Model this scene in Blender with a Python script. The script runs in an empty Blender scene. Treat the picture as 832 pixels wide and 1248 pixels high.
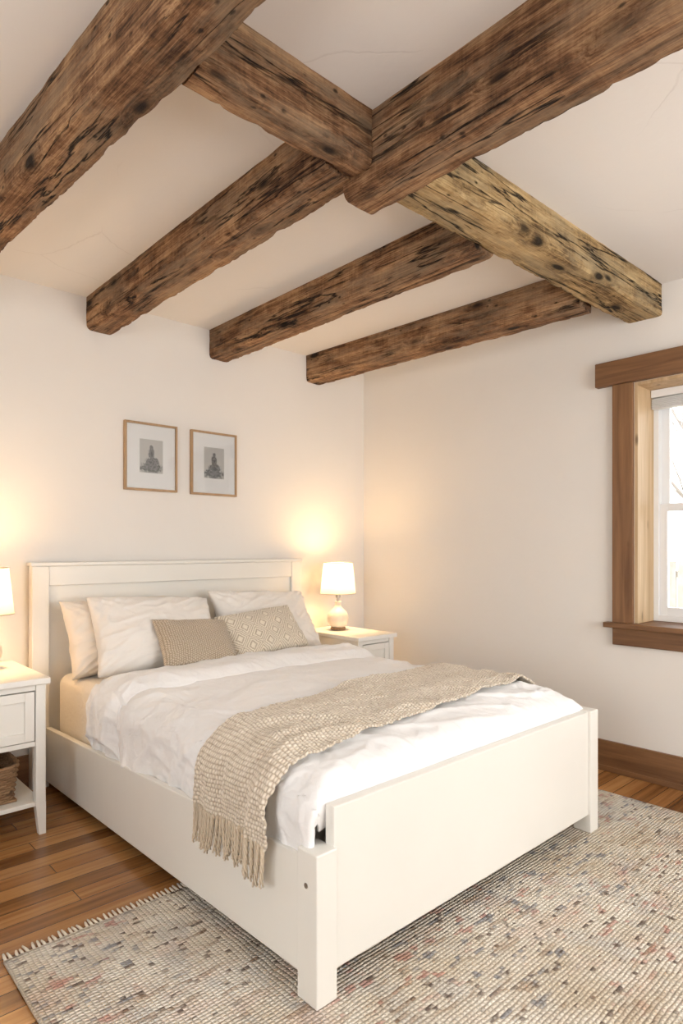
import bpy, bmesh, math, random
from mathutils import Vector, Matrix, noise
random.seed(7)
S = bpy.context.scene
C = S.collection
H = 2.67           # ceiling height
WX, WY = 3.545, 3.58   # right wall plane, headboard wall plane
SX, SY = -1.4, -1.6
try:
    S.view_settings.view_transform = 'Standard'
except Exception:
    pass

# ------------------------------------------------------------------ node helpers
def new_mat(name):
    m = bpy.data.materials.new(name); m.use_nodes = True
    nt = m.node_tree; nt.nodes.clear()
    out = nt.nodes.new('ShaderNodeOutputMaterial')
    b = nt.nodes.new('ShaderNodeBsdfPrincipled')
    nt.links.new(b.outputs[0], out.inputs[0])
    return m, nt, b, out
def N(nt, t, **kw):
    n = nt.nodes.new(t)
    for k, v in kw.items():
        if k.startswith('i_'): n.inputs[k[2:].replace('_', ' ')].default_value = v
        else: setattr(n, k, v)
    return n
def L(nt, a, b): nt.links.new(a, b)
def ramp(nt, fac, stops, interp='LINEAR'):
    r = N(nt, 'ShaderNodeValToRGB'); cr = r.color_ramp; cr.interpolation = interp
    while len(cr.elements) < len(stops): cr.elements.new(0.5)
    for e, (p, c) in zip(cr.elements, stops):
        e.position = p; e.color = (c[0], c[1], c[2], 1) if not isinstance(c, (int, float)) else (c, c, c, 1)
    L(nt, fac, r.inputs[0]); return r.outputs[0]
def math_(nt, op, a, b=None, clamp=False):
    m = N(nt, 'ShaderNodeMath', operation=op, use_clamp=clamp)
    for i, v in enumerate([a, b]):
        if v is None: continue
        if isinstance(v, (int, float)): m.inputs[i].default_value = v
        else: L(nt, v, m.inputs[i])
    return m.outputs[0]
def mix(nt, fac, a, b, bt='MIX'):
    m = N(nt, 'ShaderNodeMix', data_type='RGBA', blend_type=bt)
    for i, v in ((0, fac), (6, a), (7, b)):
        if isinstance(v, (int, float)): m.inputs[i].default_value = v
        elif isinstance(v, tuple): m.inputs[i].default_value = (*v, 1) if len(v) == 3 else v
        else: L(nt, v, m.inputs[i])
    return m.outputs[2]
def coords(nt, scale=(1, 1, 1), kind='Object', rnd=False):
    tc = N(nt, 'ShaderNodeTexCoord'); src = tc.outputs[kind]
    if rnd:
        oi = N(nt, 'ShaderNodeObjectInfo')
        mul = math_(nt, 'MULTIPLY', oi.outputs['Random'], 37.0)
        va = N(nt, 'ShaderNodeVectorMath', operation='ADD')
        L(nt, src, va.inputs[0]); L(nt, mul, va.inputs[1]); src = va.outputs[0]
    mp = N(nt, 'ShaderNodeMapping'); mp.inputs['Scale'].default_value = scale
    L(nt, src, mp.inputs[0]); return mp.outputs[0]
def noise_(nt, vec, scale=5, detail=4, rough=.5, dist=0):
    n = N(nt, 'ShaderNodeTexNoise'); n.inputs['Scale'].default_value = scale
    n.inputs['Detail'].default_value = detail; n.inputs['Roughness'].default_value = rough
    n.inputs['Distortion'].default_value = dist
    L(nt, vec, n.inputs['Vector']); return n.outputs['Fac']
def bump(nt, b, h, strength=.3, dist=.01):
    bp = N(nt, 'ShaderNodeBump'); bp.inputs['Strength'].default_value = strength
    bp.inputs['Distance'].default_value = dist
    L(nt, h, bp.inputs['Height']); L(nt, bp.outputs[0], b.inputs['Normal'])

def simple(name, col, rough=.5, nscale=8, var=.04, bmp=0.0, bscale=200, metal=0, bdist=.002):
    m, nt, b, o = new_mat(name)
    v = coords(nt)
    n = noise_(nt, v, nscale, 4)
    lo = tuple(c * (1 - var) for c in col); hi = tuple(min(1, c * (1 + var)) for c in col)
    L(nt, ramp(nt, n, [(.3, lo), (.7, hi)]), b.inputs['Base Color'])
    b.inputs['Roughness'].default_value = rough; b.inputs['Metallic'].default_value = metal
    if bmp: bump(nt, b, noise_(nt, v, bscale, 3), bmp, bdist)
    return m

def plaster(name, col, cracks=False):
    m, nt, b, o = new_mat(name)
    v = coords(nt)
    n = noise_(nt, v, 1.3, 5)
    c = ramp(nt, n, [(.3, tuple(x * .97 for x in col)), (.7, col)])
    hgt = math_(nt, 'ADD', math_(nt, 'MULTIPLY', noise_(nt, v, 2.6, 4), 1.6), math_(nt, 'MULTIPLY', noise_(nt, v, 60, 3), .06))
    if cracks:
        vd = coords(nt)
        nd = N(nt, 'ShaderNodeTexNoise'); nd.inputs['Scale'].default_value = 2.5; nd.inputs['Detail'].default_value = 6
        L(nt, vd, nd.inputs['Vector'])
        add = N(nt, 'ShaderNodeVectorMath', operation='MULTIPLY_ADD')
        L(nt, nd.outputs['Color'], add.inputs[0]); add.inputs[1].default_value = (.16, .16, .16); L(nt, vd, add.inputs[2])
        vo = N(nt, 'ShaderNodeTexVoronoi', feature='DISTANCE_TO_EDGE'); vo.inputs['Scale'].default_value = 1.1
        L(nt, add.outputs[0], vo.inputs['Vector'])
        line = ramp(nt, vo.outputs['Distance'], [(0, 1.0), (.003, 0.0)])
        mask = ramp(nt, noise_(nt, v, 1.7, 2), [(.53, 0.0), (.6, 1.0)])
        ln = math_(nt, 'MULTIPLY', line, mask)
        c = mix(nt, math_(nt, 'MULTIPLY', ln, .18), c, (.35, .31, .27))
        hgt = math_(nt, 'SUBTRACT', hgt, math_(nt, 'MULTIPLY', ln, .08))
    L(nt, c, b.inputs['Base Color']); b.inputs['Roughness'].default_value = .85
    bump(nt, b, hgt, .4, .012)
    return m

def beam_mat(name, dark, mid, light, tint):
    m, nt, b, o = new_mat(name)
    v = coords(nt, rnd=True)
    def mp(s):
        q = N(nt, 'ShaderNodeMapping'); q.inputs['Scale'].default_value = s; L(nt, v, q.inputs[0]); return q.outputs[0]
    vk = N(nt, 'ShaderNodeTexVoronoi', feature='F1'); vk.inputs['Scale'].default_value = 1
    vk.inputs['Randomness'].default_value = 1
    L(nt, mp((3.4, 8, 8)), vk.inputs['Vector'])
    kd = vk.outputs['Distance']
    knot = ramp(nt, kd, [(.10, 1.0), (.17, 0.0)])
    halo = ramp(nt, kd, [(.12, 1.0), (.36, 0.0)])
    gv = N(nt, 'ShaderNodeVectorMath', operation='MULTIPLY_ADD')
    cmb = N(nt, 'ShaderNodeCombineXYZ'); L(nt, halo, cmb.inputs[1]); L(nt, halo, cmb.inputs[2])
    L(nt, cmb.outputs[0], gv.inputs[0]); gv.inputs[1].default_value = (0, 2.0, 2.0); L(nt, mp((1.3, 48, 48)), gv.inputs[2])
    g = noise_(nt, gv.outputs[0], 1, 9, .68, .35)
    fine = noise_(nt, mp((7, 210, 210)), 1, 5, .7)
    big = noise_(nt, mp((2.6, 7, 7)), 1, 8, .68, .3)
    blot = noise_(nt, mp((9, 16, 16)), 1, 6, .7, .5)
    saw = noise_(nt, mp((75, 4, 4)), 1, 3, .55, .2)
    f = math_(nt, 'ADD', math_(nt, 'MULTIPLY', g, .68), math_(nt, 'MULTIPLY', big, .70))
    f = math_(nt, 'SUBTRACT', f, .140)
    f = math_(nt, 'ADD', f, math_(nt, 'MULTIPLY', math_(nt, 'SUBTRACT', fine, .5), .60))
    f = math_(nt, 'ADD', f, math_(nt, 'MULTIPLY', math_(nt, 'SUBTRACT', saw, .5), .15))
    f = math_(nt, 'ADD', f, math_(nt, 'MULTIPLY', math_(nt, 'SUBTRACT', blot, .5), .45))
    col = ramp(nt, f, [(.38, dark), (.54, mid), (.74, light)])
    gw = ramp(nt, noise_(nt, mp((2.2, 9, 9)), 1, 8, .75), [(.46, 0.0), (.62, .65)])
    col = mix(nt, gw, col, tint)
    ck = noise_(nt, mp((.8, 13, 13)), 1, 5, .55, .3)
    crack = ramp(nt, ck, [(.484, 0.0), (.495, 1.0), (.504, 1.0), (.515, 0.0)])
    cm = ramp(nt, noise_(nt, mp((1.6, 3, 3)), 1, 3), [(.45, 0.0), (.53, 1.0)])
    crack = math_(nt, 'MULTIPLY', crack, cm)
    vp = N(nt, 'ShaderNodeTexVoronoi', feature='F1'); vp.inputs['Scale'].default_value = 1; L(nt, mp((16, 30, 30)), vp.inputs['Vector'])
    pit = math_(nt, 'MULTIPLY', ramp(nt, vp.outputs['Distance'], [(.10, 1.0), (.2, 0.0)]), ramp(nt, noise_(nt, mp((4, 8, 8)), 1, 2), [(.54, 0.0), (.60, 1.0)]))
    col = mix(nt, math_(nt, 'MULTIPLY', halo, .50), col, tuple(x * .7 for x in dark))
    col = mix(nt, math_(nt, 'MULTIPLY', knot, .92), col, (.008, .005, .003))
    col = mix(nt, math_(nt, 'MULTIPLY', pit, .8), col, (.015, .009, .005))
    col = mix(nt, math_(nt, 'MULTIPLY', crack, .94), col, (.006, .004, .003))
    L(nt, col, b.inputs['Base Color'])
    b.inputs['Roughness'].default_value = .8
    b.inputs['Specular IOR Level'].default_value = .25
    h = math_(nt, 'ADD', math_(nt, 'MULTIPLY', g, .7), math_(nt, 'MULTIPLY', fine, .5))
    h = math_(nt, 'ADD', h, math_(nt, 'MULTIPLY', saw, .25))
    h = math_(nt, 'ADD', h, math_(nt, 'MULTIPLY', blot, .5))
    h = math_(nt, 'SUBTRACT', h, math_(nt, 'MULTIPLY', crack, 1.7))
    h = math_(nt, 'SUBTRACT', h, math_(nt, 'MULTIPLY', math_(nt, 'ADD', knot, pit), .6))
    bump(nt, b, h, 1.0, .011)
    return m

def wood(name, dark, light, axis=0, rough=.5, scale=1.0):
    m, nt, b, o = new_mat(name)
    s = [22 * scale] * 3; s[axis] = 1.3 * scale
    v = coords(nt, tuple(s))
    g = noise_(nt, v, 1, 7, .6, .8)
    s2 = [90 * scale] * 3; s2[axis] = 3 * scale
    f = noise_(nt, coords(nt, tuple(s2)), 1, 3)
    ff = math_(nt, 'ADD', math_(nt, 'MULTIPLY', g, .75), math_(nt, 'MULTIPLY', f, .25))
    s3 = [9.0] * 3; s3[axis] = 3.2
    vk = N(nt, 'ShaderNodeTexVoronoi', feature='F1'); vk.inputs['Scale'].default_value = 1
    L(nt, coords(nt, tuple(s3)), vk.inputs['Vector'])
    k = ramp(nt, vk.outputs['Distance'], [(.05, .8), (.13, 0.0)])
    c = ramp(nt, ff, [(.3, dark), (.7, light)])
    c = mix(nt, k, c, tuple(x * .35 for x in dark))
    L(nt, c, b.inputs['Base Color']); b.inputs['Roughness'].default_value = rough
    bump(nt, b, ff, .3, .004)
    return m

def floor_mat():
    m, nt, b, o = new_mat('floor_planks')
    v = coords(nt)
    br = N(nt, 'ShaderNodeTexBrick'); br.offset = .37; br.offset_frequency = 3
    br.inputs['Scale'].default_value = 1; br.inputs['Brick Width'].default_value = 1.35
    br.inputs['Row Height'].default_value = .085; br.inputs['Mortar Size'].default_value = .0016
    br.inputs['Mortar Smooth'].default_value = .2; br.inputs['Bias'].default_value = 0
    br.inputs['Color1'].default_value = (0, 0, 0, 1); br.inputs['Color2'].default_value = (1, 1, 1, 1)
    br.inputs['Mortar'].default_value = (.5, .5, .5, 1)
    L(nt, v, br.inputs['Vector'])
    off = N(nt, 'ShaderNodeVectorMath', operation='MULTIPLY_ADD')
    L(nt, br.outputs['Color'], off.inputs[0]); off.inputs[1].default_value = (9, 9, 9)
    L(nt, coords(nt, (1.3, 34, 34)), off.inputs[2])
    g = noise_(nt, off.outputs[0], 1, 7, .62, .35)
    sep = N(nt, 'ShaderNodeSeparateColor'); L(nt, br.outputs['Color'], sep.inputs[0])
    f = math_(nt, 'ADD', math_(nt, 'MULTIPLY', g, .62), math_(nt, 'MULTIPLY', sep.outputs[0], .36))
    c = ramp(nt, f, [(.25, (.115, .044, .013)), (.48, (.31, .138, .044)), (.75, (.56, .295, .112))])
    c = mix(nt, br.outputs['Fac'], c, (.018, .009, .005))
    L(nt, c, b.inputs['Base Color'])
    L(nt, ramp(nt, g, [(.3, .16), (.8, .30)]), b.inputs['Roughness'])
    h = math_(nt, 'SUBTRACT', math_(nt, 'MULTIPLY', g, .15), br.outputs['Fac'])
    bump(nt, b, h, .35, .003)
    return m

def cloth(name, col, weave=900, rough=.9, sheen=.3, var=.03, bs=.15, crease=0.0):
    m, nt, b, o = new_mat(name)
    v = coords(nt)
    n = noise_(nt, v, 6, 3)
    L(nt, ramp(nt, n, [(.3, tuple(x * (1 - var) for x in col)), (.7, col)]), b.inputs['Base Color'])
    b.inputs['Roughness'].default_value = rough
    b.inputs['Sheen Weight'].default_value = sheen
    h = math_(nt, 'ADD', noise_(nt, v, weave, 2), math_(nt, 'MULTIPLY', noise_(nt, v, 28, 4), 1.2))
    if crease:
        for sc, amp, ds in ((7.0, 1.0, 1.2), (17.0, .45, .9)):
            q = noise_(nt, v, sc, 2, .5, ds)
            rg = math_(nt, 'ABSOLUTE', math_(nt, 'SUBTRACT', q, .5))
            rg = ramp(nt, rg, [(0, 1.0), (.09, 0.0)], 'EASE')
            h = math_(nt, 'ADD', h, math_(nt, 'MULTIPLY', rg, crease * amp))
    bump(nt, b, h, bs, .004)
    return m

def knit_bump(nt, U, V):
    row = math_(nt, 'FLOOR', U)
    a = math_(nt, 'ABSOLUTE', math_(nt, 'SINE', math_(nt, 'MULTIPLY', U, math.pi)))
    odd = math_(nt, 'MULTIPLY', math_(nt, 'ABSOLUTE', math_(nt, 'MODULO', row, 2.0)), .5)
    bb = math_(nt, 'ABSOLUTE', math_(nt, 'SINE', math_(nt, 'MULTIPLY', math_(nt, 'ADD', V, odd), math.pi)))
    return math_(nt, 'MULTIPLY', math_(nt, 'POWER', a, .6), math_(nt, 'POWER', bb, .6))
def knit(name, c1, c2, nu, nv, kind='knit'):
    m, nt, b, o = new_mat(name)
    uv = N(nt, 'ShaderNodeTexCoord').outputs['UV']
    nd = N(nt, 'ShaderNodeTexNoise'); nd.inputs['Scale'].default_value = 9; nd.inputs['Detail'].default_value = 3; L(nt, uv, nd.inputs['Vector'])
    ad = N(nt, 'ShaderNodeVectorMath', operation='MULTIPLY_ADD'); L(nt, nd.outputs['Color'], ad.inputs[0]); ad.inputs[1].default_value = (.02, .02, 0); L(nt, uv, ad.inputs[2])
    sx = N(nt, 'ShaderNodeSeparateXYZ'); L(nt, ad.outputs[0], sx.inputs[0])
    U = math_(nt, 'MULTIPLY', sx.outputs[0], nu); V = math_(nt, 'MULTIPLY', sx.outputs[1], nv)
    nz = noise_(nt, uv, 55, 5, .7)
    k = knit_bump(nt, U, V)
    if kind == 'knit':
        f = math_(nt, 'ADD', math_(nt, 'MULTIPLY', k, .45), math_(nt, 'MULTIPLY', nz, .75))
        L(nt, ramp(nt, f, [(.35, c1), (.8, c2)]), b.inputs['Base Color'])
    else:
        u2 = math_(nt, 'MULTIPLY', sx.outputs[0], 4.5); v2 = math_(nt, 'MULTIPLY', sx.outputs[1], 2.5)
        p = math_(nt, 'ABSOLUTE', math_(nt, 'SINE', math_(nt, 'MULTIPLY', math_(nt, 'ADD', u2, v2), math.pi)))
        q = math_(nt, 'ABSOLUTE', math_(nt, 'SINE', math_(nt, 'MULTIPLY', math_(nt, 'SUBTRACT', u2, v2), math.pi)))
        d = math_(nt, 'MINIMUM', p, q)
        rings = math_(nt, 'ABSOLUTE', math_(nt, 'SINE', math_(nt, 'MULTIPLY', d, 8.0)))
        f = math_(nt, 'ADD', math_(nt, 'MULTIPLY', math_(nt, 'MULTIPLY', rings, math_(nt, 'ADD', math_(nt, 'MULTIPLY', k, .5), .5)), .65), math_(nt, 'MULTIPLY', nz, .55))
        L(nt, ramp(nt, f, [(.28, c1), (.75, c2)]), b.inputs['Base Color'])
    b.inputs['Roughness'].default_value = .95; b.inputs['Sheen Weight'].default_value = .3
    bump(nt, b, f, .8, .007)
    return m

def rug_mat():
    m, nt, b, o = new_mat('rug_weave')
    tc = N(nt, 'ShaderNodeTexCoord').outputs['Object']
    PX, PY = .0155, .0128
    nd = N(nt, 'ShaderNodeTexNoise'); nd.inputs['Scale'].default_value = 11; nd.inputs['Detail'].default_value = 4; L(nt, tc, nd.inputs['Vector'])
    wv = N(nt, 'ShaderNodeVectorMath', operation='MULTIPLY_ADD'); L(nt, nd.outputs['Color'], wv.inputs[0]); wv.inputs[1].default_value = (.016, .014, 0); L(nt, tc, wv.inputs[2])
    sn = N(nt, 'ShaderNodeVectorMath', operation='SNAP'); sn.inputs[1].default_value = (PX, PY, 1)
    L(nt, wv.outputs[0], sn.inputs[0])
    mv = N(nt, 'ShaderNodeMix', data_type='VECTOR'); mv.inputs[0].default_value = .35
    L(nt, sn.outputs[0], mv.inputs[4]); L(nt, wv.outputs[0], mv.inputs[5]); q = mv.outputs[1]
    def mp(s, off=(0, 0, 0)):
        x = N(nt, 'ShaderNodeMapping'); x.inputs['Scale'].default_value = s; x.inputs['Location'].default_value = off
        L(nt, q, x.inputs[0]); return x.outputs[0]
    base = ramp(nt, noise_(nt, mp((1.6, 2.0, 2)), 1, 8, .75), [(.38, (.68, .575, .43)), (.60, (.92, .86, .75))])
    wn = N(nt, 'ShaderNodeTexWhiteNoise', noise_dimensions='3D'); L(nt, sn.outputs[0], wn.inputs['Vector'])
    base = mix(nt, .09, base, ramp(nt, wn.outputs['Value'], [(0, (.42, .33, .23)), (1, (.95, .90, .82))]))
    def spots(sc, off, lo, hi, dens, ms=(1.6, 1.9, 1)):
        a = noise_(nt, mp(sc, off), 1, 2, .6)
        k = noise_(nt, mp(ms, (off[1], off[0], 3)), 1, 2)
        return math_(nt, 'MULTIPLY', ramp(nt, a, [(lo, 0.0), (hi, 1.0)]), ramp(nt, k, [(dens, 0.0), (dens + .10, 1.0)]))
    c = mix(nt, math_(nt, 'MULTIPLY', spots((9, 4, 1), (3, 9, 0), .50, .62, .41), .24), base, (.36, .38, .42))
    c = mix(nt, math_(nt, 'MULTIPLY', spots((4, 7, 1), (27, 5, 0), .52, .67, .42), .26), c, (.72, .39, .31))
    c = mix(nt, math_(nt, 'MULTIPLY', spots((13, 27, 1), (53, 9, 0), .58, .64, .45), .68), c, (.13, .15, .20))
    c = mix(nt, math_(nt, 'MULTIPLY', spots((12, 22, 1), (17, 2, 0), .59, .65, .45), .58), c, (.50, .16, .12))
    c = mix(nt, math_(nt, 'MULTIPLY', spots((21, 35, 1), (31, 12, 0), .61, .655, .35), .82), c, (.10, .06, .042))
    c = mix(nt, math_(nt, 'MULTIPLY', spots((6, 37, 1), (41, 22, 0), .58, .64, .39), .50), c, (.36, .22, .12))
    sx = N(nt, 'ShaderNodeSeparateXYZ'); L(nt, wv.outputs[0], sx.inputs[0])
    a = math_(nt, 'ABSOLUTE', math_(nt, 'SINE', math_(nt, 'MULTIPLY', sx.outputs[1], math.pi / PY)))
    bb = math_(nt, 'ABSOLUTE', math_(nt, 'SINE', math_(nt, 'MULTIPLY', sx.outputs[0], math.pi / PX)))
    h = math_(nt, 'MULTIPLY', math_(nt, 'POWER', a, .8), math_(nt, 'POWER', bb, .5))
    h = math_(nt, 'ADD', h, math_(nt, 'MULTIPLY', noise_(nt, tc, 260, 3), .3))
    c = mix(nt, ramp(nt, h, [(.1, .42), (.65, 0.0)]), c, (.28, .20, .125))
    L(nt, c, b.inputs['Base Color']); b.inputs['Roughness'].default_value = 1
    bump(nt, b, math_(nt, 'ADD', h, math_(nt, 'MULTIPLY', wn.outputs['Value'], .30)), .85, .009)
    return m

# ------------------------------------------------------------------ materials
M_wall = plaster('wall_plaster', (.82, .79, .745))
M_ceil = plaster('ceiling_plaster', (.83, .81, .78), True)
M_beam = beam_mat('beam_timber', (.048, .022, .011), (.225, .112, .053), (.53, .32, .165), (.31, .22, .14))
M_beam2 = beam_mat('beam_timber_lit', (.11, .062, .026), (.40, .265, .12), (.66, .48, .25), (.38, .30, .18))  # window light on this one beam is put into the paler, yellower colour
M_floor = floor_mat()
M_paint = simple('white_paint', (.82, .80, .745), .36, 3, .015, .05, 90)
M_woodX = wood('trim_wood_x', (.115, .050, .021), (.285, .145, .062), 0)
M_woodY = wood('trim_wood_y', (.115, .050, .021), (.285, .145, .062), 1)
M_woodZ = wood('trim_wood_z', (.13, .058, .024), (.31, .16, .070), 2)
M_reveal = wood('reveal_wood', (.46, .30, .15), (.72, .54, .33), 2, .5)
M_frame = wood('frame_wood', (.30, .18, .09), (.50, .33, .18), 2, .45, 3)
M_sash = simple('window_vinyl', (.86, .87, .87), .35, 4, .01)
M_mat = simple('picture_mat', (.95, .935, .905), .8, 20, .01)
M_duvet = cloth('duvet_cotton', (.93, .925, .92), bs=.34, crease=1.0)
M_sheet = cloth('sheet_cotton', (.82, .76, .67), bs=.4, crease=.8)
M_pillow = cloth('pillow_linen', (.87, .835, .785), bs=.3, crease=.7)
M_pillow2 = cloth('pillow_linen_warm', (.83, .75, .65), bs=.3, crease=.7)
M_cush1 = knit('cushion_knit', (.25, .185, .12), (.66, .55, .42), 36, 28)
M_cush2 = knit('cushion_diamond', (.42, .33, .225), (.86, .78, .65), 60, 40, 'diamond')
M_rug = rug_mat()
M_fringe = cloth('fringe_yarn', (.66, .55, .41), 300, var=.15)
M_rfringe = cloth('rug_fringe_yarn', (.80, .71, .57), 300, var=.1)
M_basket = wood('wicker', (.16, .08, .038), (.40, .25, .13), 0, .7, 3)
M_metal = simple('brushed_nickel', (.45, .42, .38), .35, 10, .05, metal=1)
M_ceramic = simple('lamp_ceramic', (.76, .68, .57), .3, 14, .14, .15, 40)
M_lwood = wood('lamp_wood', (.20, .11, .05), (.42, .26, .14), 0, .5, 2)
M_ground = simple('garden_ground', (.45, .42, .33), .95, 2, .2)
M_bark = simple('tree_bark', (.30, .27, .24), .9, 8, .2)
M_fence = simple('fence_wood', (.36, .33, .29), .8, 8, .15)

def throw_material():
    m, nt, b, o = new_mat('throw_chunky_knit')
    uv = N(nt, 'ShaderNodeTexCoord').outputs['UV']
    sx = N(nt, 'ShaderNodeSeparateXYZ'); L(nt, uv, sx.inputs[0])
    h = knit_bump(nt, math_(nt, 'DIVIDE', sx.outputs[0], .014), math_(nt, 'DIVIDE', sx.outputs[1], .011))
    nz = noise_(nt, uv, 50, 5, .7)
    f = math_(nt, 'ADD', math_(nt, 'MULTIPLY', h, .45), math_(nt, 'MULTIPLY', nz, .75))
    L(nt, ramp(nt, f, [(.28, (.32, .245, .17)), (.52, (.62, .52, .395)), (.88, (.88, .80, .685))]), b.inputs['Base Color'])
    b.inputs['Roughness'].default_value = .95; b.inputs['Sheen Weight'].default_value = .3
    bump(nt, b, f, .85, .009)
    return m
M_throw = throw_material()

def shade_mat():
    m = bpy.data.materials.new('lamp_shade_linen'); m.use_nodes = True
    nt = m.node_tree; nt.nodes.clear()
    out = N(nt, 'ShaderNodeOutputMaterial')
    d = N(nt, 'ShaderNodeBsdfDiffuse'); d.inputs[0].default_value = (.80, .70, .56, 1)
    t = N(nt, 'ShaderNodeBsdfTranslucent'); t.inputs[0].default_value = (.44, .42, .38, 1)
    mx = N(nt, 'ShaderNodeMixShader'); mx.inputs[0].default_value = .5
    v = coords(nt); n = noise_(nt, v, 300, 2)
    bp = N(nt, 'ShaderNodeBump'); bp.inputs['Strength'].default_value = .1; L(nt, n, bp.inputs['Height'])
    L(nt, bp.outputs[0], d.inputs['Normal'])
    L(nt, d.outputs[0], mx.inputs[1]); L(nt, t.outputs[0], mx.inputs[2])
    L(nt, mx.outputs[0], out.inputs[0]); return m
M_shade = shade_mat()
def bulb_mat():
    m, nt, b, o = new_mat('bulb_glow'); b.inputs['Base Color'].default_value = (1, .9, .7, 1)
    b.inputs['Emission Color'].default_value = (1, .72, .40, 1); b.inputs['Emission Strength'].default_value = 5
    return m
M_bulb = bulb_mat()
def glass_mat():
    m = bpy.data.materials.new('window_glass'); m.use_nodes = True
    nt = m.node_tree; nt.nodes.clear(); out = N(nt, 'ShaderNodeOutputMaterial')
    t = N(nt, 'ShaderNodeBsdfTransparent'); g = N(nt, 'ShaderNodeBsdfGlossy'); g.inputs['Roughness'].default_value = .02
    lw = N(nt, 'ShaderNodeFresnel'); lw.inputs[0].default_value = 1.45
    mx = N(nt, 'ShaderNodeMixShader'); L(nt, lw.outputs[0], mx.inputs[0]); L(nt, t.outputs[0], mx.inputs[1]); L(nt, g.outputs[0], mx.inputs[2])
    L(nt, mx.outputs[0], out.inputs[0]); return m
M_glass = glass_mat()
def art_mat(seed, ):
    m, nt, b, o = new_mat('etching_print_%d' % seed)
    uv = N(nt, 'ShaderNodeTexCoord').outputs['UV']
    sx = N(nt, 'ShaderNodeSeparateXYZ'); L(nt, uv, sx.inputs[0])
    mp = N(nt, 'ShaderNodeMapping'); mp.inputs['Location'].default_value = (seed, seed * 2.3, 0); L(nt, uv, mp.inputs[0])
    n = noise_(nt, mp.outputs[0], 5.5, 4, .6, 1.4); n2 = noise_(nt, mp.outputs[0], 26, 4, .7)
    # seated figure: a head disc and a broad draped body, plus loose ground hatching
    def blob(cx, cy, rx, ry):
        a = math_(nt, 'POWER', math_(nt, 'ABSOLUTE', math_(nt, 'DIVIDE', math_(nt, 'SUBTRACT', sx.outputs[0], cx), rx)), 2.0)
        b_ = math_(nt, 'POWER', math_(nt, 'ABSOLUTE', math_(nt, 'DIVIDE', math_(nt, 'SUBTRACT', sx.outputs[1], cy), ry)), 2.0)
        return math_(nt, 'SUBTRACT', 1.0, math_(nt, 'ADD', a, b_))
    head = blob(.50, .76, .075, .07); torso = blob(.50, .56, .13, .19); lap = blob(.53, .32, .30, .16); gr = math_(nt, 'MULTIPLY', blob(.5, .16, .48, .14), .6)
    f = math_(nt, 'MAXIMUM', math_(nt, 'MAXIMUM', head, torso), math_(nt, 'MAXIMUM', lap, gr))
    f = math_(nt, 'ADD', f, math_(nt, 'MULTIPLY', math_(nt, 'SUBTRACT', n, .5), 2.4))
    f = math_(nt, 'ADD', f, math_(nt, 'MULTIPLY', math_(nt, 'SUBTRACT', n2, .5), 1.6))
    f = math_(nt, 'ADD', math_(nt, 'MULTIPLY', f, .4), .4)
    L(nt, ramp(nt, f, [(.25, (.62, .60, .56)), (.42, (.42, .41, .39)), (.52, (.05, .05, .05)), (.66, (.32, .31, .30)), (.8, (.10, .10, .10))]), b.inputs['Base Color'])
    b.inputs['Roughness'].default_value = .6
    return m

# ------------------------------------------------------------------ mesh helpers
def obj_from(name, verts, faces, mat, parent=None, smooth=False, uvs=None, loc=(0, 0, 0)):
    me = bpy.data.meshes.new(name); me.from_pydata([tuple(v) for v in verts], [], faces); me.update()
    if uvs:
        ul = me.uv_layers.new(name='UVMap')
        for lp in me.loops: ul.data[lp.index].uv = uvs[lp.vertex_index]
    o = bpy.data.objects.new(name, me); C.objects.link(o); me.materials.append(mat)
    if smooth:
        for p in me.polygons: p.use_smooth = True
    o.location = loc
    if parent is not None: o.parent = parent
    return o
def empty(name, loc):
    e = bpy.data.objects.new(name, None); e.location = loc; e.empty_display_size = .1; C.objects.link(e); return e
def boxes(name, lst, mat, parent=None, bevel=.004, loc=None, seg=2):
    bm = bmesh.new()
    off = Vector(loc) if loc is not None else (parent.location if parent is not None else Vector((0, 0, 0)))
    off = Vector(off)
    for a, b_ in lst:
        a = Vector(a); b_ = Vector(b_)
        r = bmesh.ops.create_cube(bm, size=1)
        for v in r['verts']:
            v.co = Vector(((a[i] + b_[i]) / 2 + v.co[i] * (b_[i] - a[i]) for i in range(3))) - off
    me = bpy.data.meshes.new(name); bm.to_mesh(me); bm.free(); me.materials.append(mat)
    o = bpy.data.objects.new(name, me); C.objects.link(o)
    if parent is not None: o.parent = parent
    else: o.location = off
    if bevel:
        md = o.modifiers.new('bevel', 'BEVEL'); md.width = bevel; md.segments = seg; md.limit_method = 'ANGLE'
        md.harden_normals = False
    return o
def lathe(name, prof, mat, parent, loc=(0, 0, 0), seg=48, cap=True):
    vs = []; fs = []; n = len(prof)
    for r, z in prof:
        for k in range(seg):
            a = 2 * math.pi * k / seg; vs.append((r * math.cos(a), r * math.sin(a), z))
    for i in range(n - 1):
        for k in range(seg):
            k2 = (k + 1) % seg
            fs.append((i * seg + k, i * seg + k2, (i + 1) * seg + k2, (i + 1) * seg + k))
    if cap:
        fs.append(tuple(range(seg))[::-1]); fs.append(tuple((n - 1) * seg + k for k in range(seg)))
    o = obj_from(name, vs, fs, mat, parent, True, loc=loc)
    md = o.modifiers.new('es', 'EDGE_SPLIT'); md.split_angle = math.radians(50)
    return o
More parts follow.
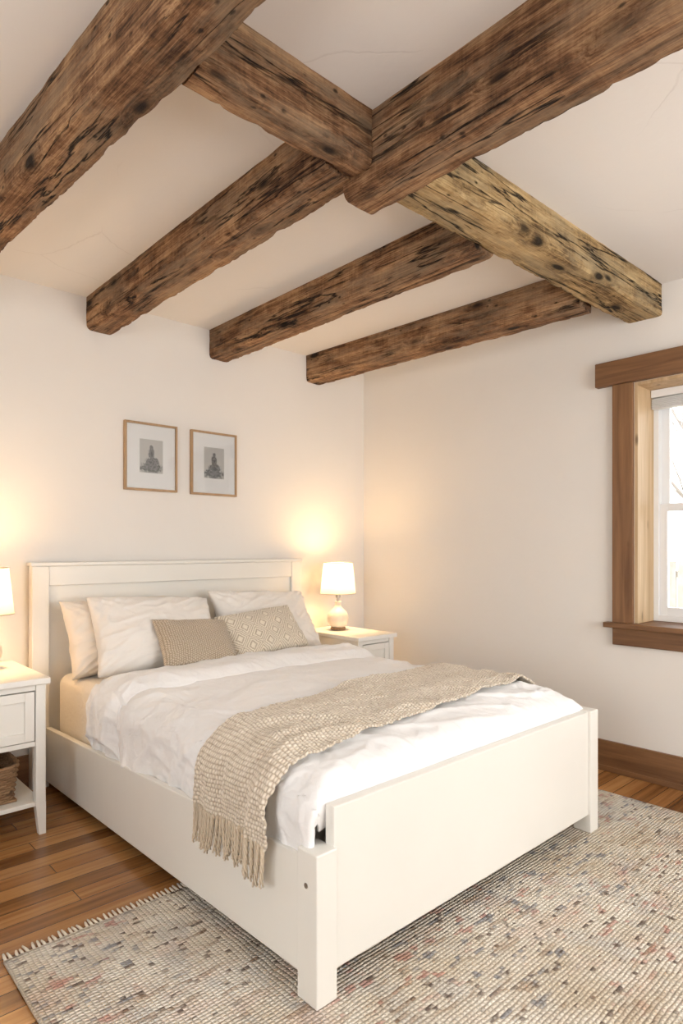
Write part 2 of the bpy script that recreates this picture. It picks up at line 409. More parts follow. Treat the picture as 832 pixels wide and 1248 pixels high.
def tube(vs, fs, pts, radii, seg=6):
    base = len(vs); n = len(pts)
    for i, p in enumerate(pts):
        p = Vector(p)
        d = (Vector(pts[min(i + 1, n - 1)]) - Vector(pts[max(i - 1, 0)])).normalized()
        u = d.cross(Vector((0.3, 1, .1))).normalized(); w = d.cross(u)
        for k in range(seg):
            a = 2 * math.pi * k / seg
            vs.append(p + (u * math.cos(a) + w * math.sin(a)) * radii[i])
    for i in range(n - 1):
        for k in range(seg):
            k2 = (k + 1) % seg
            fs.append((base + i * seg + k, base + i * seg + k2, base + (i + 1) * seg + k2, base + (i + 1) * seg + k))
    fs.append(tuple(base + k for k in range(seg))[::-1]); fs.append(tuple(base + (n - 1) * seg + k for k in range(seg)))

# ------------------------------------------------------------------ room shell
boxes('floor', [((SX - .3, SY - .3, -.1), (WX + .3, WY + .3, 0))], M_floor, bevel=0)
boxes('ceiling', [((SX - .3, SY - .3, H), (WX + .3, WY + .3, H + .12))], M_ceil, bevel=0)
boxes('wall_back', [((SX - .3, WY, 0), (WX + .3, WY + .2, H))], M_wall, bevel=0)
wy0, wy1, wz0, wz1 = .55, 1.464, .845, 2.172
T = .30
boxes('wall_right', [((WX, SY, 0), (WX + T, wy0, H)), ((WX, wy1, 0), (WX + T, WY, H)),
                     ((WX, wy0, 0), (WX + T, wy1, wz0 - .03)), ((WX, wy0, wz1), (WX + T, wy1, H))], M_wall, bevel=0)
ax0, ax1, az0, az1 = .9, 3.0, .7, 2.25
boxes('wall_front', [((SX - .3, SY - .2, 0), (ax0, SY, H)), ((ax1, SY - .2, 0), (WX + .3, SY, H)),
                     ((ax0, SY - .2, 0), (ax1, SY, az0)), ((ax0, SY - .2, az1), (ax1, SY, H))], M_wall, bevel=0)
by0, by1 = -.2, 1.5
boxes('wall_left', [((SX - .2, SY, 0), (SX, by0, H)), ((SX - .2, by1, 0), (SX, WY, H)),
                    ((SX - .2, by0, 0), (SX, by1, az0)), ((SX - .2, by0, az1), (SX, by1, H))], M_wall, bevel=0)
boxes('baseboard_right', [((WX - .02, SY + .02, 0), (WX, WY - .02, .170)), ((WX - .028, SY + .02, .0), (WX - .02, WY - .02, .03))], M_woodY, bevel=.003)
boxes('baseboard_back', [((SX, WY - .02, 0), (WX, WY, .170))], M_woodX, bevel=.004)
boxes('baseboard_left', [((SX, SY + .02, 0), (SX + .02, WY - .02, .170))], M_woodY, bevel=.004)
boxes('baseboard_front', [((SX, SY, 0), (WX, SY + .02, .170))], M_woodX, bevel=.004)

# ------------------------------------------------------------------ beams
def beam(name, p0, p1, w, zb, mat, seed, h=None):
    p0 = Vector((*p0, H)); p1 = Vector((*p1, H)); d = p1 - p0; Ln = d.length
    h = (H - zb) if h is None else h
    ang = math.atan2(d.y, d.x)
    M = max(8, int(Ln / .014)); prof = []
    nw, nh = 9, 10; ch = .006
    def edge(a, b, n):
        return [(a[0] + (b[0] - a[0]) * i / n, a[1] + (b[1] - a[1]) * i / n) for i in range(n)]
    hw = w / 2
    prof += edge((-hw, -.0), (-hw, -h + ch), nh) + [(-hw, -h + ch)] + edge((-hw + ch, -h), (hw - ch, -h), nw) + [(hw - ch, -h)]
    prof += edge((hw, -h + ch), (hw, 0), nh) + [(hw, 0)]
    K = len(prof); vs = []; fs = []
    for i in range(M + 1):
        x = Ln * i / M
        sag = .006 * noise.noise(Vector((x * .9, seed, 0)))
        for (y, z) in prof:
            P = Vector((x * 2.2, y * 9, z * 9)) + Vector((seed * 7.1, seed, 0))
            P2 = Vector((x * 14, y * 30, z * 30)) + Vector((seed * 3.1, 0, seed))
            k = .0045 * noise.noise(P) + .0022 * noise.noise(P2)
            corner = max(0, 1 - (abs(abs(y) - hw) + abs(z + h)) / .022)
            chip = corner * (.25 + max(0, noise.noise(Vector((x * 11, seed, y * 3)))) + .8 * max(0, noise.noise(Vector((x * 31, seed + 5, y * 3))) - .1)) * .012
            nrm = Vector((0, math.copysign(1, y) if abs(abs(y) - hw) < .008 else 0, -1 if z < -h + .008 else 0))
            zz = z if z > -.001 else z + nrm.z * k + sag + chip
            yy = y + nrm.y * k - math.copysign(chip, y)
            vs.append((x, yy, zz))
    for i in range(M):
        for k in range(K - 1):
            fs.append((i * K + k, (i + 1) * K + k, (i + 1) * K + k + 1, i * K + k + 1))
        fs.append((i * K + K - 1, (i + 1) * K + K - 1, (i + 1) * K, i * K))
    fs.append(tuple(range(K))); fs.append(tuple(M * K + k for k in range(K))[::-1])
    o = obj_from(name, vs, fs, mat, None, False, loc=p0)
    o.rotation_euler = (0, 0, ang)
    for p in o.data.polygons: p.use_smooth = True
    md = o.modifiers.new('es', 'EDGE_SPLIT'); md.split_angle = math.radians(35)
    return o
XB1 = 1.53
beam('ceiling_beam', (.626, WY), (.918, SY), .150, 2.475, M_beam, 1)
beam('ceiling_beam', (1.43, WY), (1.42, XB1), .152, 2.487, M_beam, 2)
beam('ceiling_beam', (2.215, WY), (2.215, XB1), .145, 2.485, M_beam, 3)
beam('ceiling_beam', (3.02, WY), (3.11, XB1), .140, 2.478, M_beam, 4)
beam('ceiling_beam', (1.53, 1.565), (1.53, SY), .155, 2.435, M_beam, 5)
beam('ceiling_beam', (.83, 1.478), (1.45, 1.478), .105, 2.490, M_beam, 6)
beam('ceiling_beam', (1.61, 1.45), (WX, 1.415), .190, 2.500, M_beam2, 7)

# ------------------------------------------------------------------ window
win = empty('window_1', (WX, 1.0, 1.5))
boxes('casing_side', [((WX - .028, wy1, wz0), (WX, wy1 + .112, wz1)), ((WX - .028, wy0 - .112, wz0), (WX, wy0, wz1))], M_woodZ, win, .003)
boxes('casing_head', [((WX - .042, wy0 - .20, wz1), (WX, wy1 + .205, wz1 + .135))], M_woodY, win, .005)
boxes('sill', [((WX - .06, wy0 - .15, wz0 - .028), (WX - .0005, wy1 + .15, wz0)), ((WX - .001, wy0 + .001, wz0 - .028), (WX + .299, wy1 - .001, wz0 - .0005))], M_woodY, win, .003)
boxes('apron', [((WX - .024, wy0 - .11, wz0 - .125), (WX, wy1 + .112, wz0 - .028))], M_woodY, win, .003)
boxes('reveal', [((WX + .001, wy1 - .018, wz0), (WX + .22, wy1, wz1)), ((WX + .001, wy0, wz0), (WX + .22, wy0 + .018, wz1)),
                 ((WX + .001, wy0 + .018, wz1 - .018), (WX + .22, wy1 - .018, wz1))], M_reveal, win, .0015)
fx = WX + .23
y0, y1 = wy0, wy1; z0, z1 = wz0, wz1; zm = 1.49
fw = .045
boxes('window_frame', [((fx - .01, y0, z0), (fx + .07, y0 + fw, z1)), ((fx - .01, y1 - fw, z0), (fx + .07, y1, z1)),
     ((fx - .01, y0 + fw, z1 - fw), (fx + .07, y1 - fw, z1)), ((fx - .01, y0 + fw, z0), (fx + .07, y1 - fw, z0 + .035))], M_sash, win, .002)
a0, a1 = y0 + fw, y1 - fw
def sash(name, xa, za, zb):
    boxes(name, [((xa, a0, za), (xa + .03, a0 + .042, zb)), ((xa, a1 - .042, za), (xa + .03, a1, zb)),
                 ((xa + .001, a0 + .042, za), (xa + .029, a1 - .042, za + .045)), ((xa + .001, a0 + .042, zb - .04), (xa + .029, a1 - .042, zb))], M_sash, win, .002)
sash('lower_sash', fx, z0 + .035, zm + .02); sash('upper_sash', fx + .034, zm - .02, z1 - fw)
boxes('glass', [((fx + .013, a0 + .043, z0 + .081), (fx + .016, a1 - .043, zm - .021)), ((fx + .047, a0 + .043, zm + .026), (fx + .050, a1 - .043, z1 - fw - .041))], M_glass, win, 0)
bl = [((fx - .06, y0 + .022, z1 - .062), (fx - .015, y1 - .022, z1 - .020))]
for i in range(8): bl.append(((fx - .058, y0 + .024, z1 - .075 - i * .0075), (fx - .018, y1 - .024, z1 - .0705 - i * .0075)))
boxes('blind', bl, M_sash, win, .001)

# outside
boxes('garden_ground', [((WX + 1.2, -25, -.6), (WX + 40, 30, -.5))], M_ground, bevel=0)
fl = []
for i in range(60):
    y = -3 + i * .16; fl.append(((WX + 7, y, -.5), (WX + 7.03, y + .13, 1.05)))
fl.append(((WX + 7.03, -3, .1), (WX + 7.07, 6.6, .2))); fl.append(((WX + 7.03, -3, .8), (WX + 7.07, 6.6, .9)))
boxes('garden_fence', fl, M_fence, bevel=0)
def tree(x, y, seed):
    random.seed(seed); vs = []; fs = []
    def br(p, d, r, l, dep):
        pts = [p]; rad = [r]; q = p.copy(); dd = d.copy()
        for i in range(5):
            dd = (dd + Vector((random.uniform(-.14, .14), random.uniform(-.14, .14), random.uniform(-.03, .12)))).normalized()
            q = q + dd * l / 5; pts.append(q.copy()); rad.append(r * (1 - .11 * (i + 1)))
            if dep > 0 and i >= 1:
                for _ in range(2 if dep < 3 else 1):
                    sd = (dd + Vector((random.uniform(-1, 1), random.uniform(-1, 1), random.uniform(-.1, .6)))).normalized()
                    br(q.copy(), sd, rad[-1] * .5, l * .55, dep - 1)
        tube(vs, fs, pts, rad, 5)
    br(Vector((0, 0, 0)), Vector((0, 0, 1)), .09, 4.5, 3)
    obj_from('bare_tree', vs, fs, M_bark, loc=(x, y, -.5), smooth=True)
tree(WX + 7.8, 3.0, 3); tree(WX + 9.5, 3.1, 8); tree(WX + 12, 4.7, 11)
random.seed(5)

# ------------------------------------------------------------------ bed
bed = empty('bed', (1.92, 2.4, 0))
HX0, HX1 = 1.045, 2.84
HBY = 3.50
RT = .0125   # rug thickness the front legs stand on
boxes('headboard', [((HX0, HBY, 0), (HX0 + .085, HBY + .06, 1.165)), ((HX1 - .085, HBY, 0), (HX1, HBY + .06, 1.165)),
                    ((HX0 + .085, HBY + .004, 1.06), (HX1 - .085, HBY + .055, 1.165)),
                    ((HX0 + .08, HBY + .028, .2), (HX1 - .08, HBY + .05, 1.07)),
                    ((HX0 - .008, HBY - .008, 1.165), (HX1 + .008, HBY + .066, 1.185))], M_paint, bed, .004)
def rail(name, x0, x1):
    ya, yb = 1.37, HBY
    vs = [(x0, ya, .075), (x1, ya, .075), (x1, yb, .035), (x0, yb, .035), (x0, ya, .405), (x1, ya, .405), (x1, yb, .315), (x0, yb, .315)]
    vs = [Vector(v) - bed.location for v in vs]
    o = obj_from(name, vs, [(0, 3, 2, 1), (4, 5, 6, 7), (0, 1, 5, 4), (1, 2, 6, 5), (2, 3, 7, 6), (3, 0, 4, 7)], M_paint, bed)
    md = o.modifiers.new('b', 'BEVEL'); md.width = .004; md.segments = 2
rail('side_rail_left', 1.112, 1.140); rail('side_rail_right', 2.70, 2.728)
boxes('foot_post_left', [((1.103, 1.293, RT), (1.178, 1.378, .43))], M_paint, bed, .004)
boxes('foot_post_right', [((2.672, 1.29, RT), (2.742, 1.372, .545))], M_paint, bed, .004)
boxes('footboard', [((1.172, 1.301, .09), (2.672, 1.338, .542))], M_paint, bed, .004)
o = lathe('bolt_cap', [(.0075, 0), (.0075, .002), (.005, .003)], M_metal, bed, seg=16)
o.location = Vector((1.103, 1.338, .335)) - bed.location; o.rotation_euler = (0, -math.pi / 2, 0)
boxes('slat_base', [((1.142, 1.345, .22), (2.698, HBY - .005, .25))], M_paint, bed, 0)
mt = boxes('mattress', [((1.165, 1.40, .25), (2.675, HBY - .01, .595))], M_sheet, bed, .055, seg=6)
for p in mt.data.polygons: p.use_smooth = True

# ---- duvet
CX = 1.92; W0 = .775; TOP = .612; R = .095
def wr(x, y, s=0):
    a = noise.fractal(Vector((x * 2.1 + y * .9, y * 2.6 - x * .5, s)), 1.0, 2.0, 3)
    q = noise.noise(Vector((x * 1.7, y * 1.7, 4 + s))) * 1.6
    r1 = 1 - abs(noise.noise(Vector((x * 3.0 + y * 5.0 + q, y * 2.2 - x * 1.2, 2.5 + s)))) * 2.4
    r2 = 1 - abs(noise.noise(Vector((x * 7 + y * 4 + 2 * q, y * 9 - x * 4, 7.5 + s)))) * 2.6
    r3 = 1 - abs(noise.noise(Vector((x * 5 - y * 9 + 2 * q, y * 6 + x * 14, 1.5 + s)))) * 2.8
    side = .38 + .65 * min(1, max(0, (abs(x) - .35) / .4))
    foot = 1 + .8 * max(0, 1 - (y - 1.35) / .45)
    return .011 * a + side * foot * (.014 * max(0, r1) ** 2.5 + .007 * max(0, r2) ** 2 + .0047 * max(0, r3) ** 2)
def sect(a, half, r):
    s = 1 if a >= 0 else -1; a = abs(a)
    fl_ = half - r
    if a <= fl_: return s * a, 0.0, 0.0
    arc = r * math.pi / 2
    if a <= fl_ + arc:
        t = (a - fl_) / r; return s * (fl_ + r * math.sin(t)), r * (1 - math.cos(t)), t / (math.pi / 2)
    return s * half, r + (a - fl_ - arc), 1.0
FOOT = 1.350; RF = .06
def drape(a, yb, delta, wscale=1.0, ws=0):
    half = W0 + delta; x, dz, t = sect(a, half, R + delta)
    yy = yb; dz2 = 0; t2 = 0; tuck = 0
    if yb < FOOT + RF:
        k = FOOT + RF - yb; arc = RF * math.pi / 2
        if k <= arc:
            th = k / RF; yy = FOOT + RF - RF * math.sin(th); dz2 = RF * (1 - math.cos(th)); t2 = th / (math.pi / 2)
        else:
            tuck = k - arc; yy = FOOT + .22 * tuck; dz2 = RF + k - arc; t2 = 1
    drop = (dz ** 6 + dz2 ** 6) ** (1 / 6) if (dz > 0 and dz2 > 0) else dz + dz2
    drop += .035 * max(0, 1 - (yy - 1.35) / .35) ** 2
    crown = .026 * (1 - min(1, abs(x) / half) ** 2)
    w = wr(a, yb, ws) * wscale
    z = TOP + delta + crown - drop
    sg = 1 if a >= 0 else -1
    if t > 0:
        hang = min(1, max(0, dz - R) / .15)
        fold = .018 * noise.noise(Vector((yb * 6.5, sg * 3 + dz * 2.0, ws))) + .008 * noise.noise(Vector((yb * 16, dz * 5, ws + 3)))
        near = max(0, 1 - abs(yb - FOOT) / .16) if yb > FOOT else 1
        x += sg * (w * t * .9 + fold * hang * wscale) * (1 - near * .7)
        x += sg * .016 * t * near
        x -= sg * t * .30 * tuck
    z += w * (1 - t) * (1 - t2 * .5)
    yy2 = yy + min(0, -w * t2 * .2)
    return Vector((CX + x, max(yy2, 1.342), z))
def grid(name, P, nu, nv, mat, uvf=None, parent=None, thick=0, loc=(0, 0, 0), off=-1):
    vs = []; fs = []; uv = []
    lv = Vector(loc)
    for i in range(nu + 1):
        for j in range(nv + 1):
            vs.append(P(i / nu, j / nv) - lv); uv.append(uvf(i / nu, j / nv) if uvf else (i / nu, j / nv))
    for i in range(nu):
        for j in range(nv):
            k = i * (nv + 1) + j; fs.append((k, k + nv + 1, k + nv + 2, k + 1))
    o = obj_from(name, vs, fs, mat, parent, True, uv, loc)
    if thick:
        md = o.modifiers.new('s', 'SOLIDIFY'); md.thickness = thick; md.offset = off
    return o
YH = 2.86
def duvet_P(u, v):
    foldlen = .27; rl = .09; base = YH - 1.40 + .16
    tot = foldlen + rl + base; s = v * tot
    full = W0 + (R * (math.pi / 2 - 1))
    aL = -(full + .115); aR = full + .115
    a = aL + (aR - aL) * u
    skew = .03 * noise.noise(Vector((a * 2, 3, 0))) + .008 * noise.noise(Vector((a * 9, 7, 0)))
    hd = YH + skew + (.03 if a < -W0 else 0)
    fr = .02 * noise.noise(Vector((a * 3, 11, 0))) + .006 * noise.noise(Vector((a * 12, 1, 0)))
    if s < foldlen:
        y = hd - foldlen - fr + s * (foldlen + fr) / foldlen
        d = .045 * min(1, .22 + .78 * math.sin(min(1, s / .09) * math.pi / 2))
    elif s < foldlen + rl:
        th = (s - foldlen) / rl * math.pi; y = hd + .028 * math.sin(th); d = .0225 + .0225 * math.cos(th)
    else:
        y = hd - (s - foldlen - rl); d = 0
    # the hem hangs a little lower towards the head, following the rail
    if abs(a) > full:
        e = (abs(a) - full); ext = 1 + .62 * min(1, max(0, (y - 1.45) / 1.4))
        a2 = math.copysign(full + e * ext, a)
    else: a2 = a
    p = drape(a2, y, d)
    if d > .02:
        p.z += (.008 * noise.noise(Vector((a * 4, y * 6, 9))) + .005 * max(0, 1 - 2.5 * abs(noise.noise(Vector((a * 7 + y * 3, y * 10, 3)))))) * d / .05
    return p
grid('duvet', duvet_P, 300, 300, M_duvet, thick=.010, off=-1)

# ---- throw blanket
def throw_edges(a):
    k = max(0, min(1, (a + .9) / 1.8))
    return 1.485 + .075 * k + .02 * math.sin(a * 3.1), 1.885 + .205 * k + .015 * math.sin(a * 4 + 1)
T_full = W0 + .03 + (R + .03) * (math.pi / 2 - 1)
T_aL, T_aR = -(T_full + .115), T_full + .07
def throw_P(u, v):
    a = T_aL + (T_aR - T_aL) * u
    yc0, yc1 = throw_edges(a)
    y = yc0 + (yc1 - yc0) * v
    y = y + .008 * noise.noise(Vector((a * 8, v * 2, 0)))
    p = drape(a, y, .030)
    fold = .010 * max(0, 1 - 2.2 * abs(noise.noise(Vector((a * 2.2 + 3, y * 9, 5)))))
    if a < -W0 + .08:
        hang = min(1, (-a - W0 + .08) / .16)
        p.x -= .030 * hang + .012 * abs(math.sin(v * 9.5 + .4)) * hang + fold * .6
    else: p.z += fold * min(1, max(0, (T_aR - a) / .15))
    pu = (a + 3) / .014; pv = (yc0 + (yc1 - yc0) * v) / .011
    h = (abs(math.sin(pu * math.pi)) ** .6) * (abs(math.sin((pv + (.5 if int(math.floor(pu)) % 2 else 0)) * math.pi)) ** .6)
    h += .8 * noise.noise(Vector((a * 55, y * 55, 0)))
    if a > -W0: p.z += .0035 * h
    else: p.x -= .0035 * h
    return p
def throw_uv(u, v):
    a = T_aL + (T_aR - T_aL) * u
    y0_, y1_ = throw_edges(a)
    return (a + 3, y0_ + (y1_ - y0_) * v)
thr = empty('throw_blanket', (1.92, 1.78, .6))
t_ = grid('knit_panel', throw_P, 560, 160, M_throw, throw_uv, thick=.008, off=-1)
t_.parent = thr; t_.matrix_parent_inverse = Matrix.Translation(-thr.location)
vs = []; fs = []
for i in range(26):
    v = (i + .5) / 26
    p = throw_P(0, v)
    ln = .118 + random.uniform(-.012, .012); sw = random.uniform(-.012, .012); sx_ = random.uniform(-.010, .0)
    ph = random.uniform(0, 6)
    for k in range(3):
        pts = []; rd = []
        for m_ in range(12):
            t = m_ / 11; an = ph + k * 2.09 + t * 11
            rr = .0036 + .003 * max(0, t - .75) * 4
            pts.append(p + Vector((sx_ * t + rr * math.cos(an), sw * t * t + rr * math.sin(an), .012 - ln * t)))
            rd.append(.0042 * (1 - .35 * t))
        tube(vs, fs, pts, rd, 5)
f_ = obj_from('fringe', [Vector(v) - thr.location for v in vs], fs, M_fringe, thr, True)

# ---- pillows
def pillow(name, w, h, T_, loc, rot, mat, seed, wamp=1.0, n=80, pinch=.07):
    vs = []; fs = []; uv = []
    for side in (1, -1):
        for i in range(n + 1):
            for j in range(n + 1):
                u = -1 + 2 * i / n; v = -1 + 2 * j / n
                x = w / 2 * u * (1 - pinch * (1 - v * v) * abs(u)); z = h / 2 * v * (1 - pinch * (1 - u * u) * abs(v))
                f = ((1 - abs(u) ** 2.4) * (1 - abs(v) ** 2.4)) ** .46
                f = f * (1 - .14 * v)
                edge = min(1, f * 3)
                P = Vector((x, z, side * .7 + seed))
                rad = math.atan2(abs(v) - 1.15, abs(u) - 1.15)
                q = noise.noise(P * 3) * 2
                wn_ = .014 * noise.fractal(P * 5, 1, 2, 3) + .010 * max(0, 1 - abs(noise.noise(Vector((x * 5 + q, z * 12 - x * 5, seed)))) * 2.4) ** 2
                wn_ += .005 * max(0, 1 - abs(noise.noise(Vector((x * 13 - z * 8 + q, z * 17, seed + 4)))) * 2.6) ** 2
                cw = .008 * math.sin(rad * 26 + seed) * (abs(u) * abs(v)) ** 1.5
                y = side * (T_ / 2 * f + (wn_ + cw) * edge * wamp)
                z += .012 * wamp * noise.noise(Vector((u * 1.5, seed, 0))) * v
                vs.append(Vector((x, -y, z))); uv.append((i / n, j / n))
    st = (n + 1) ** 2
    for sd in range(2):
        for i in range(n):
            for j in range(n):
                k = sd * st + i * (n + 1) + j; q = (k, k + n + 1, k + n + 2, k + 1)
                fs.append(q if sd == 0 else q[::-1])
    o = obj_from(name, vs, fs, mat, None, True, uv, loc)
    bm = bmesh.new(); bm.from_mesh(o.data); bmesh.ops.remove_doubles(bm, verts=bm.verts, dist=.0002); bm.to_mesh(o.data); bm.free()
    o.rotation_euler = rot
    return o
r = math.radians
pillow('pillow', .62, .42, .18, (1.46, 3.350, .79), (r(-22), r(0), r(5)), M_pillow2, 4)
pillow('pillow', .70, .46, .22, (1.585, 3.185, .795), (r(-33), r(3), r(-3)), M_pillow, 1)
pillow('pillow', .74, .44, .20, (2.35, 3.23, .80), (r(-34), r(3), r(2)), M_pillow, 2)
pillow('throw_pillow', .43, .29, .13, (1.70, 2.97, .762), (r(-40), r(4), r(-2)), M_cush1, 3, .5, pinch=.05)
pillow('throw_pillow', .54, .30, .14, (2.16, 3.01, .772), (r(-38), r(-4), r(3)), M_cush2, 5, .5, pinch=.05)

# ------------------------------------------------------------------ nightstands
def nightstand(x0, x1, y0, y1, ztop):
    cx, cy = (x0 + x1) / 2, (y0 + y1) / 2
    e = empty('nightstand', (cx, cy, 0))
    boxes('top', [((x0 - .015, y0 - .02, ztop - .028), (x1 + .015, y1, ztop))], M_paint, e, .005)
    legs = []
    for lx in (x0, x1 - .042):
        for ly in (y0, y1 - .042): legs.append(((lx, ly, .14), (lx + .042, ly + .042, ztop - .028)))
    boxes('legs', legs, M_paint, e, .003)
    vs = []; fs = []
    for lx in (x0, x1 - .042):
        for ly in (y0, y1 - .042):
            b0 = len(vs); c = .014
            for z in (0, .14):
                x_l = lx + (c if (z == 0 and lx > cx) else 0); x_r = lx + .042 - (c if (z == 0 and lx < cx) else 0)
                y_l = ly + (c if (z == 0 and ly > cy) else 0); y_r = ly + .042 - (c if (z == 0 and ly < cy) else 0)
                vs += [Vector((x_l, y_l, z)) - e.location, Vector((x_r, y_l, z)) - e.location, Vector((x_r, y_r, z)) - e.location, Vector((x_l, y_r, z)) - e.location]
            fs += [(b0, b0 + 3, b0 + 2, b0 + 1), (b0 + 4, b0 + 5, b0 + 6, b0 + 7)] + [(b0 + i, b0 + (i + 1) % 4, b0 + 4 + (i + 1) % 4, b0 + 4 + i) for i in range(4)]
    obj_from('tapered_feet', vs, fs, M_paint, e)
    zc = ztop - .30
    boxes('case', [((x0 + .005, y0 + .042, zc), (x0 + .022, y1 - .042, ztop - .028)), ((x1 - .022, y0 + .042, zc), (x1 - .005, y1 - .042, ztop - .028)),
                   ((x0 + .042, y1 - .02, zc), (x1 - .042, y1 - .008, ztop - .028)), ((x0 + .022, y0 + .031, zc), (x1 - .022, y1 - .022, zc + .018)),
                   ((x0 + .042, y0 + .008, ztop - .055), (x1 - .042, y0 + .03, ztop - .028)), ((x0 + .042, y0 + .008, zc), (x1 - .042, y0 + .03, zc + .022))], M_paint, e, .002)
    da, db, dz0, dz1 = x0 + .046, x1 - .046, zc + .026, ztop - .059
    boxes('drawer_front', [((da + .001, y0 + .012, dz0 + .001), (db - .001, y0 + .03, dz1 - .001)),
          ((da, y0 + .002, dz0), (da + .04, y0 + .014, dz1)), ((db - .04, y0 + .002, dz0), (db, y0 + .014, dz1)),
          ((da + .04, y0 + .0025, dz0), (db - .04, y0 + .014, dz0 + .04)), ((da + .04, y0 + .0025, dz1 - .04), (db - .04, y0 + .014, dz1))], M_paint, e, .002)
    k = lathe('knob', [(.006, 0), (.006, .012), (.014, .018), (.014, .026), (.008, .030)], M_metal, e, seg=24)
    k.location = Vector((cx, y0 + .012, (dz0 + dz1) / 2)) - e.location; k.rotation_euler = (math.pi / 2, 0, 0)
    boxes('shelf', [((x0 + .01, y0 + .01, .125), (x1 - .01, y1 - .01, .145))], M_paint, e, .003)
    return e
NZ = .69
nightstand(.45, .935, 2.94, 3.50, NZ)
nightstand(2.86, 3.20, 2.94, 3.50, .68)

def basket(x0, x1, y0, y1, z0, z1):
    e = empty('wicker_basket', ((x0 + x1) / 2, (y0 + y1) / 2, z0))
    cx, cy = (x0 + x1) / 2, (y0 + y1) / 2; hx, hy = (x1 - x0) / 2, (y1 - y0) / 2
    vs = []; fs = []; rows = 15; per = 128
    def pt(t, z, out):
        a = 2 * math.pi * t; c, s_ = math.cos(a), math.sin(a)
        p = 5; rr = (abs(c) ** p + abs(s_) ** p) ** (-1 / p)
        sc = .9 + .1 * (z - z0) / (z1 - z0)
        return Vector((rr * c * (hx * sc + out), rr * s_ * (hy * sc + out), z - z0))
    for r_ in range(rows):
        z = z0 + .006 + (z1 - z0 - .012) * r_ / (rows - 1); rad = .0062 if r_ < rows - 1 else .009
        pts = [pt(i / per, z, -.012 + .004 * math.sin(i * math.pi / 2 + r_ * math.pi)) for i in range(per)]
        b0 = len(vs); seg = 6
        for i, p in enumerate(pts):
            d = (pts[(i + 1) % per] - pts[i - 1]).normalized(); n_ = d.cross(Vector((0, 0, 1)))
            for k in range(seg):
                a = 2 * math.pi * k / seg; vs.append(p + n_ * math.cos(a) * rad + Vector((0, 0, math.sin(a) * rad)))
        for i in range(per):
            i2 = (i + 1) % per
            for k in range(seg):
                k2 = (k + 1) % seg; fs.append((b0 + i * seg + k, b0 + i2 * seg + k, b0 + i2 * seg + k2, b0 + i * seg + k2))
    obj_from('woven_sides', vs, fs, M_basket, e, True)
    boxes('base', [((x0 + .03, y0 + .03, z0 + .001), (x1 - .03, y1 - .03, z0 + .012))], M_basket, e, .002)
basket(.51, .865, 2.975, 3.40, .146, .31)

# ------------------------------------------------------------------ lamps
def lamp(x, y, z, power):
    e = empty('table_lamp', (x, y, z))
    lathe('base_disc', [(.050, 0), (.054, .004), (.054, .014), (.048, .018)], M_lwood, e)
    prof = [(.045, .018), (.060, .028), (.072, .05), (.076, .075), (.073, .10), (.060, .125), (.040, .145), (.026, .158), (.021, .175), (.021, .195), (.026, .200)]
    o = lathe('ceramic_body', prof, M_ceramic, e)
    lathe('stem', [(.010, .20), (.010, .225), (.017, .228), (.017, .262), (.010, .265)], M_metal, e, seg=24)
    lathe('bulb', [(.008, .265), (.014, .28), (.026, .305), (.028, .325), (.020, .345), (.006, .353)], M_bulb, e, seg=24)
    zb, zt, rb, rt = .258, .475, .126, .103
    pr = [(rb + (rt - rb) * i / 12, zb + (zt - zb) * i / 12) for i in range(13)]
    lathe('shade', pr, M_shade, e, seg=64, cap=False)
    vs = []; fs = []
    for rr, zz in ((rb, zb), (rt, zt)):
        pts = [Vector((rr * math.cos(2 * math.pi * i / 48), rr * math.sin(2 * math.pi * i / 48), zz)) for i in range(49)]
        tube(vs, fs, pts, [.0025] * 49, 6)
    for k in range(3):
        a = 2 * math.pi * k / 3 + .4
        tube(vs, fs, [Vector((.0, 0, zt - .02)), Vector((rt * math.cos(a), rt * math.sin(a), zt - .002))], [.0015, .0015], 5)
    tube(vs, fs, [Vector((0, 0, .265)), Vector((.033, 0, .30)), Vector((.036, 0, .36)), Vector((0, 0, zt - .02))], [.0013] * 4, 5)
    obj_from('shade_wire', vs, fs, M_metal, e, True)
    ld = bpy.data.lights.new('lamp_bulb_light', 'POINT'); ld.energy = power; ld.color = (1, .63, .30); ld.shadow_soft_size = .07
    lo = bpy.data.objects.new('bulb_light', ld); C.objects.link(lo); lo.parent = e; lo.location = (0, 0, .385)
lamp(.78, 3.32, NZ + .001, 17)
lamp(3.03, 3.32, .681, 20)

# ------------------------------------------------------------------ pictures
def picture(x0, x1, z0_, z1_, seed):
    e = empty('picture_frame', ((x0 + x1) / 2, WY - .012, (z0_ + z1_) / 2)); ya = WY - .026; yb = WY - .001; t = .013
    boxes('frame', [((x0, ya, z0_), (x0 + t, yb, z1_)), ((x1 - t, ya, z0_), (x1, yb, z1_)),
                    ((x0 + t, ya, z0_), (x1 - t, yb, z0_ + t)), ((x0 + t, ya, z1_ - t), (x1 - t, yb, z1_))], M_frame, e, .0015)
    boxes('mat_board', [((x0 + t, WY - .016, z0_ + t), (x1 - t, WY - .002, z1_ - t))], M_mat, e, 0)
    cx = (x0 + x1) / 2; cz = (z0_ + z1_) / 2 + .005; hw, hh = .074, .100
    vs = [(cx - hw, WY - .0168, cz - hh), (cx + hw, WY - .0168, cz - hh), (cx + hw, WY - .0168, cz + hh), (cx - hw, WY - .0168, cz + hh)]
    obj_from('etching', [Vector(v) - e.location for v in vs], [(0, 1, 2, 3)], art_mat(seed), e, uvs=[(0, 0), (1, 0), (1, 1), (0, 1)])
    boxes('glazing', [((x0 + t, WY - .0205, z0_ + t), (x1 - t, WY - .019, z1_ - t))], M_glass, e, 0)
picture(1.567, 1.903, 1.603, 2.009, 3)
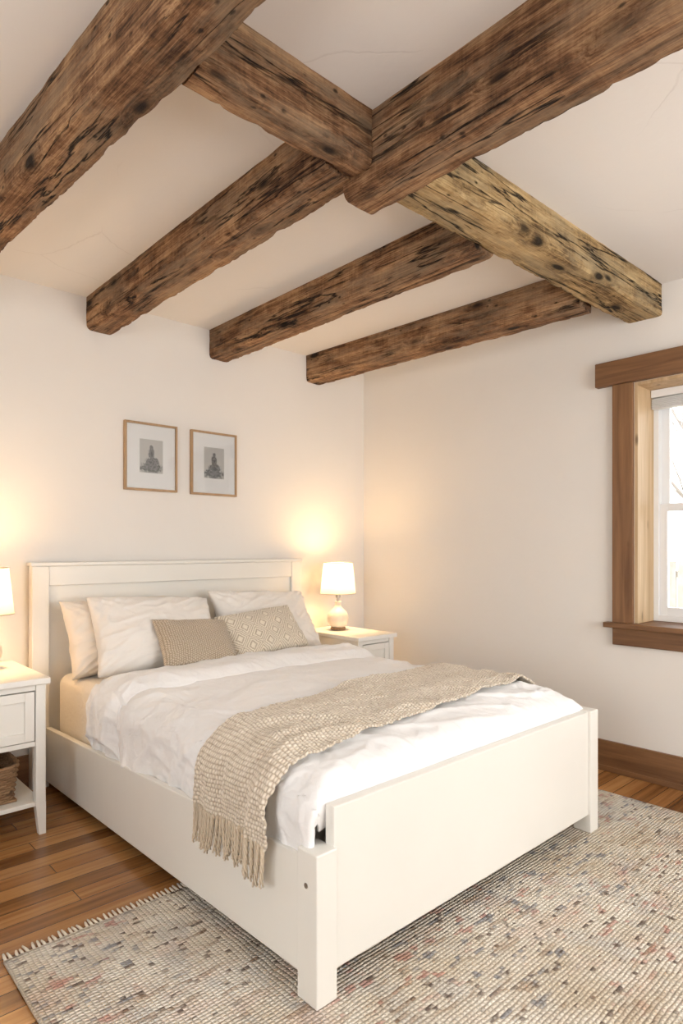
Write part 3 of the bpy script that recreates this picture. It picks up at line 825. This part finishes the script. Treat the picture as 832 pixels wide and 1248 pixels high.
picture(1.999, 2.336, 1.600, 2.008, 6)

# ------------------------------------------------------------------ rug
rug = empty('area_rug', (1.87, 1.38, 0))
RX0, RX1, RY0, RY1 = .545, 3.20, .62, 2.10
def rug_P(u, v):
    x = RX0 + (RX1 - RX0) * u; y = RY0 + (RY1 - RY0) * v
    return Vector((x + .006 * noise.noise(Vector((y * 4, 1, 0))), y + .006 * noise.noise(Vector((x * 4, 5, 0))), .0115))
o = grid('woven_field', rug_P, 120, 70, M_rug, thick=.010, off=-1); o.parent = rug; o.matrix_parent_inverse = Matrix.Translation(-rug.location)
vs = []; fs = []
for yy, sg in ((RY1, 1), (RY0, -1)):
    x = RX0 + .006
    while x < RX1:
        ln = random.uniform(.036, .050); s1 = random.uniform(-.007, .007)
        y_ = yy + .006 * noise.noise(Vector((x * 4, 5, 0)))
        tube(vs, fs, [(x, y_ - sg * .004, .008), (x + s1 * .4, y_ + sg * ln * .5, .007), (x + s1, y_ + sg * ln, .005)], [.0050, .0046, .0030], 5)
        x += .0165
obj_from('rug_fringe', [Vector(v) - rug.location for v in vs], fs, M_rfringe, rug, True)

# ------------------------------------------------------------------ light
def area(name, loc, rot, sx, sy, e, col):
    d = bpy.data.lights.new(name, 'AREA'); d.shape = 'RECTANGLE'; d.size = sx; d.size_y = sy; d.energy = e; d.color = col
    o = bpy.data.objects.new(name, d); C.objects.link(o); o.location = loc; o.rotation_euler = rot; return o
area('daylight_front_fill', ((ax0 + ax1) / 2, SY - .1, (az0 + az1) / 2), (math.pi / 2, 0, 0), ax1 - ax0, az1 - az0, 44, (1, .965, .92))  # added area light in an unseen opening, for daylight from behind camera
area('daylight_left_fill', (SX - .1, (by0 + by1) / 2, (az0 + az1) / 2), (math.pi / 2, 0, -math.pi / 2), by1 - by0, az1 - az0, 12, (1, .96, .91))  # added weak fill, set in an unseen opening made to hold it
w = bpy.data.worlds.new('World'); S.world = w; w.use_nodes = True
bg = w.node_tree.nodes['Background']; bg.inputs[0].default_value = (.98, .99, 1, 1); bg.inputs[1].default_value = 4.5
pl = area('window_portal', (WX + T + .02, (wy0 + wy1) / 2, (wz0 + wz1) / 2), (math.pi / 2, 0, math.pi / 2), wy1 - wy0, wz1 - wz0, 1, (1, 1, 1))
pl.data.cycles.is_portal = True

# ------------------------------------------------------------------ camera
cd = bpy.data.cameras.new('camera'); cam = bpy.data.objects.new('camera', cd); C.objects.link(cam)
cam.location = (0, 0, 1.26); cam.rotation_euler = (math.pi / 2, 0, r(47.3 - 90))
cd.sensor_width = 36; cd.lens = 770 / 1248 * 36; cd.shift_y = 44 / 1248; cd.clip_start = .05
S.camera = cam
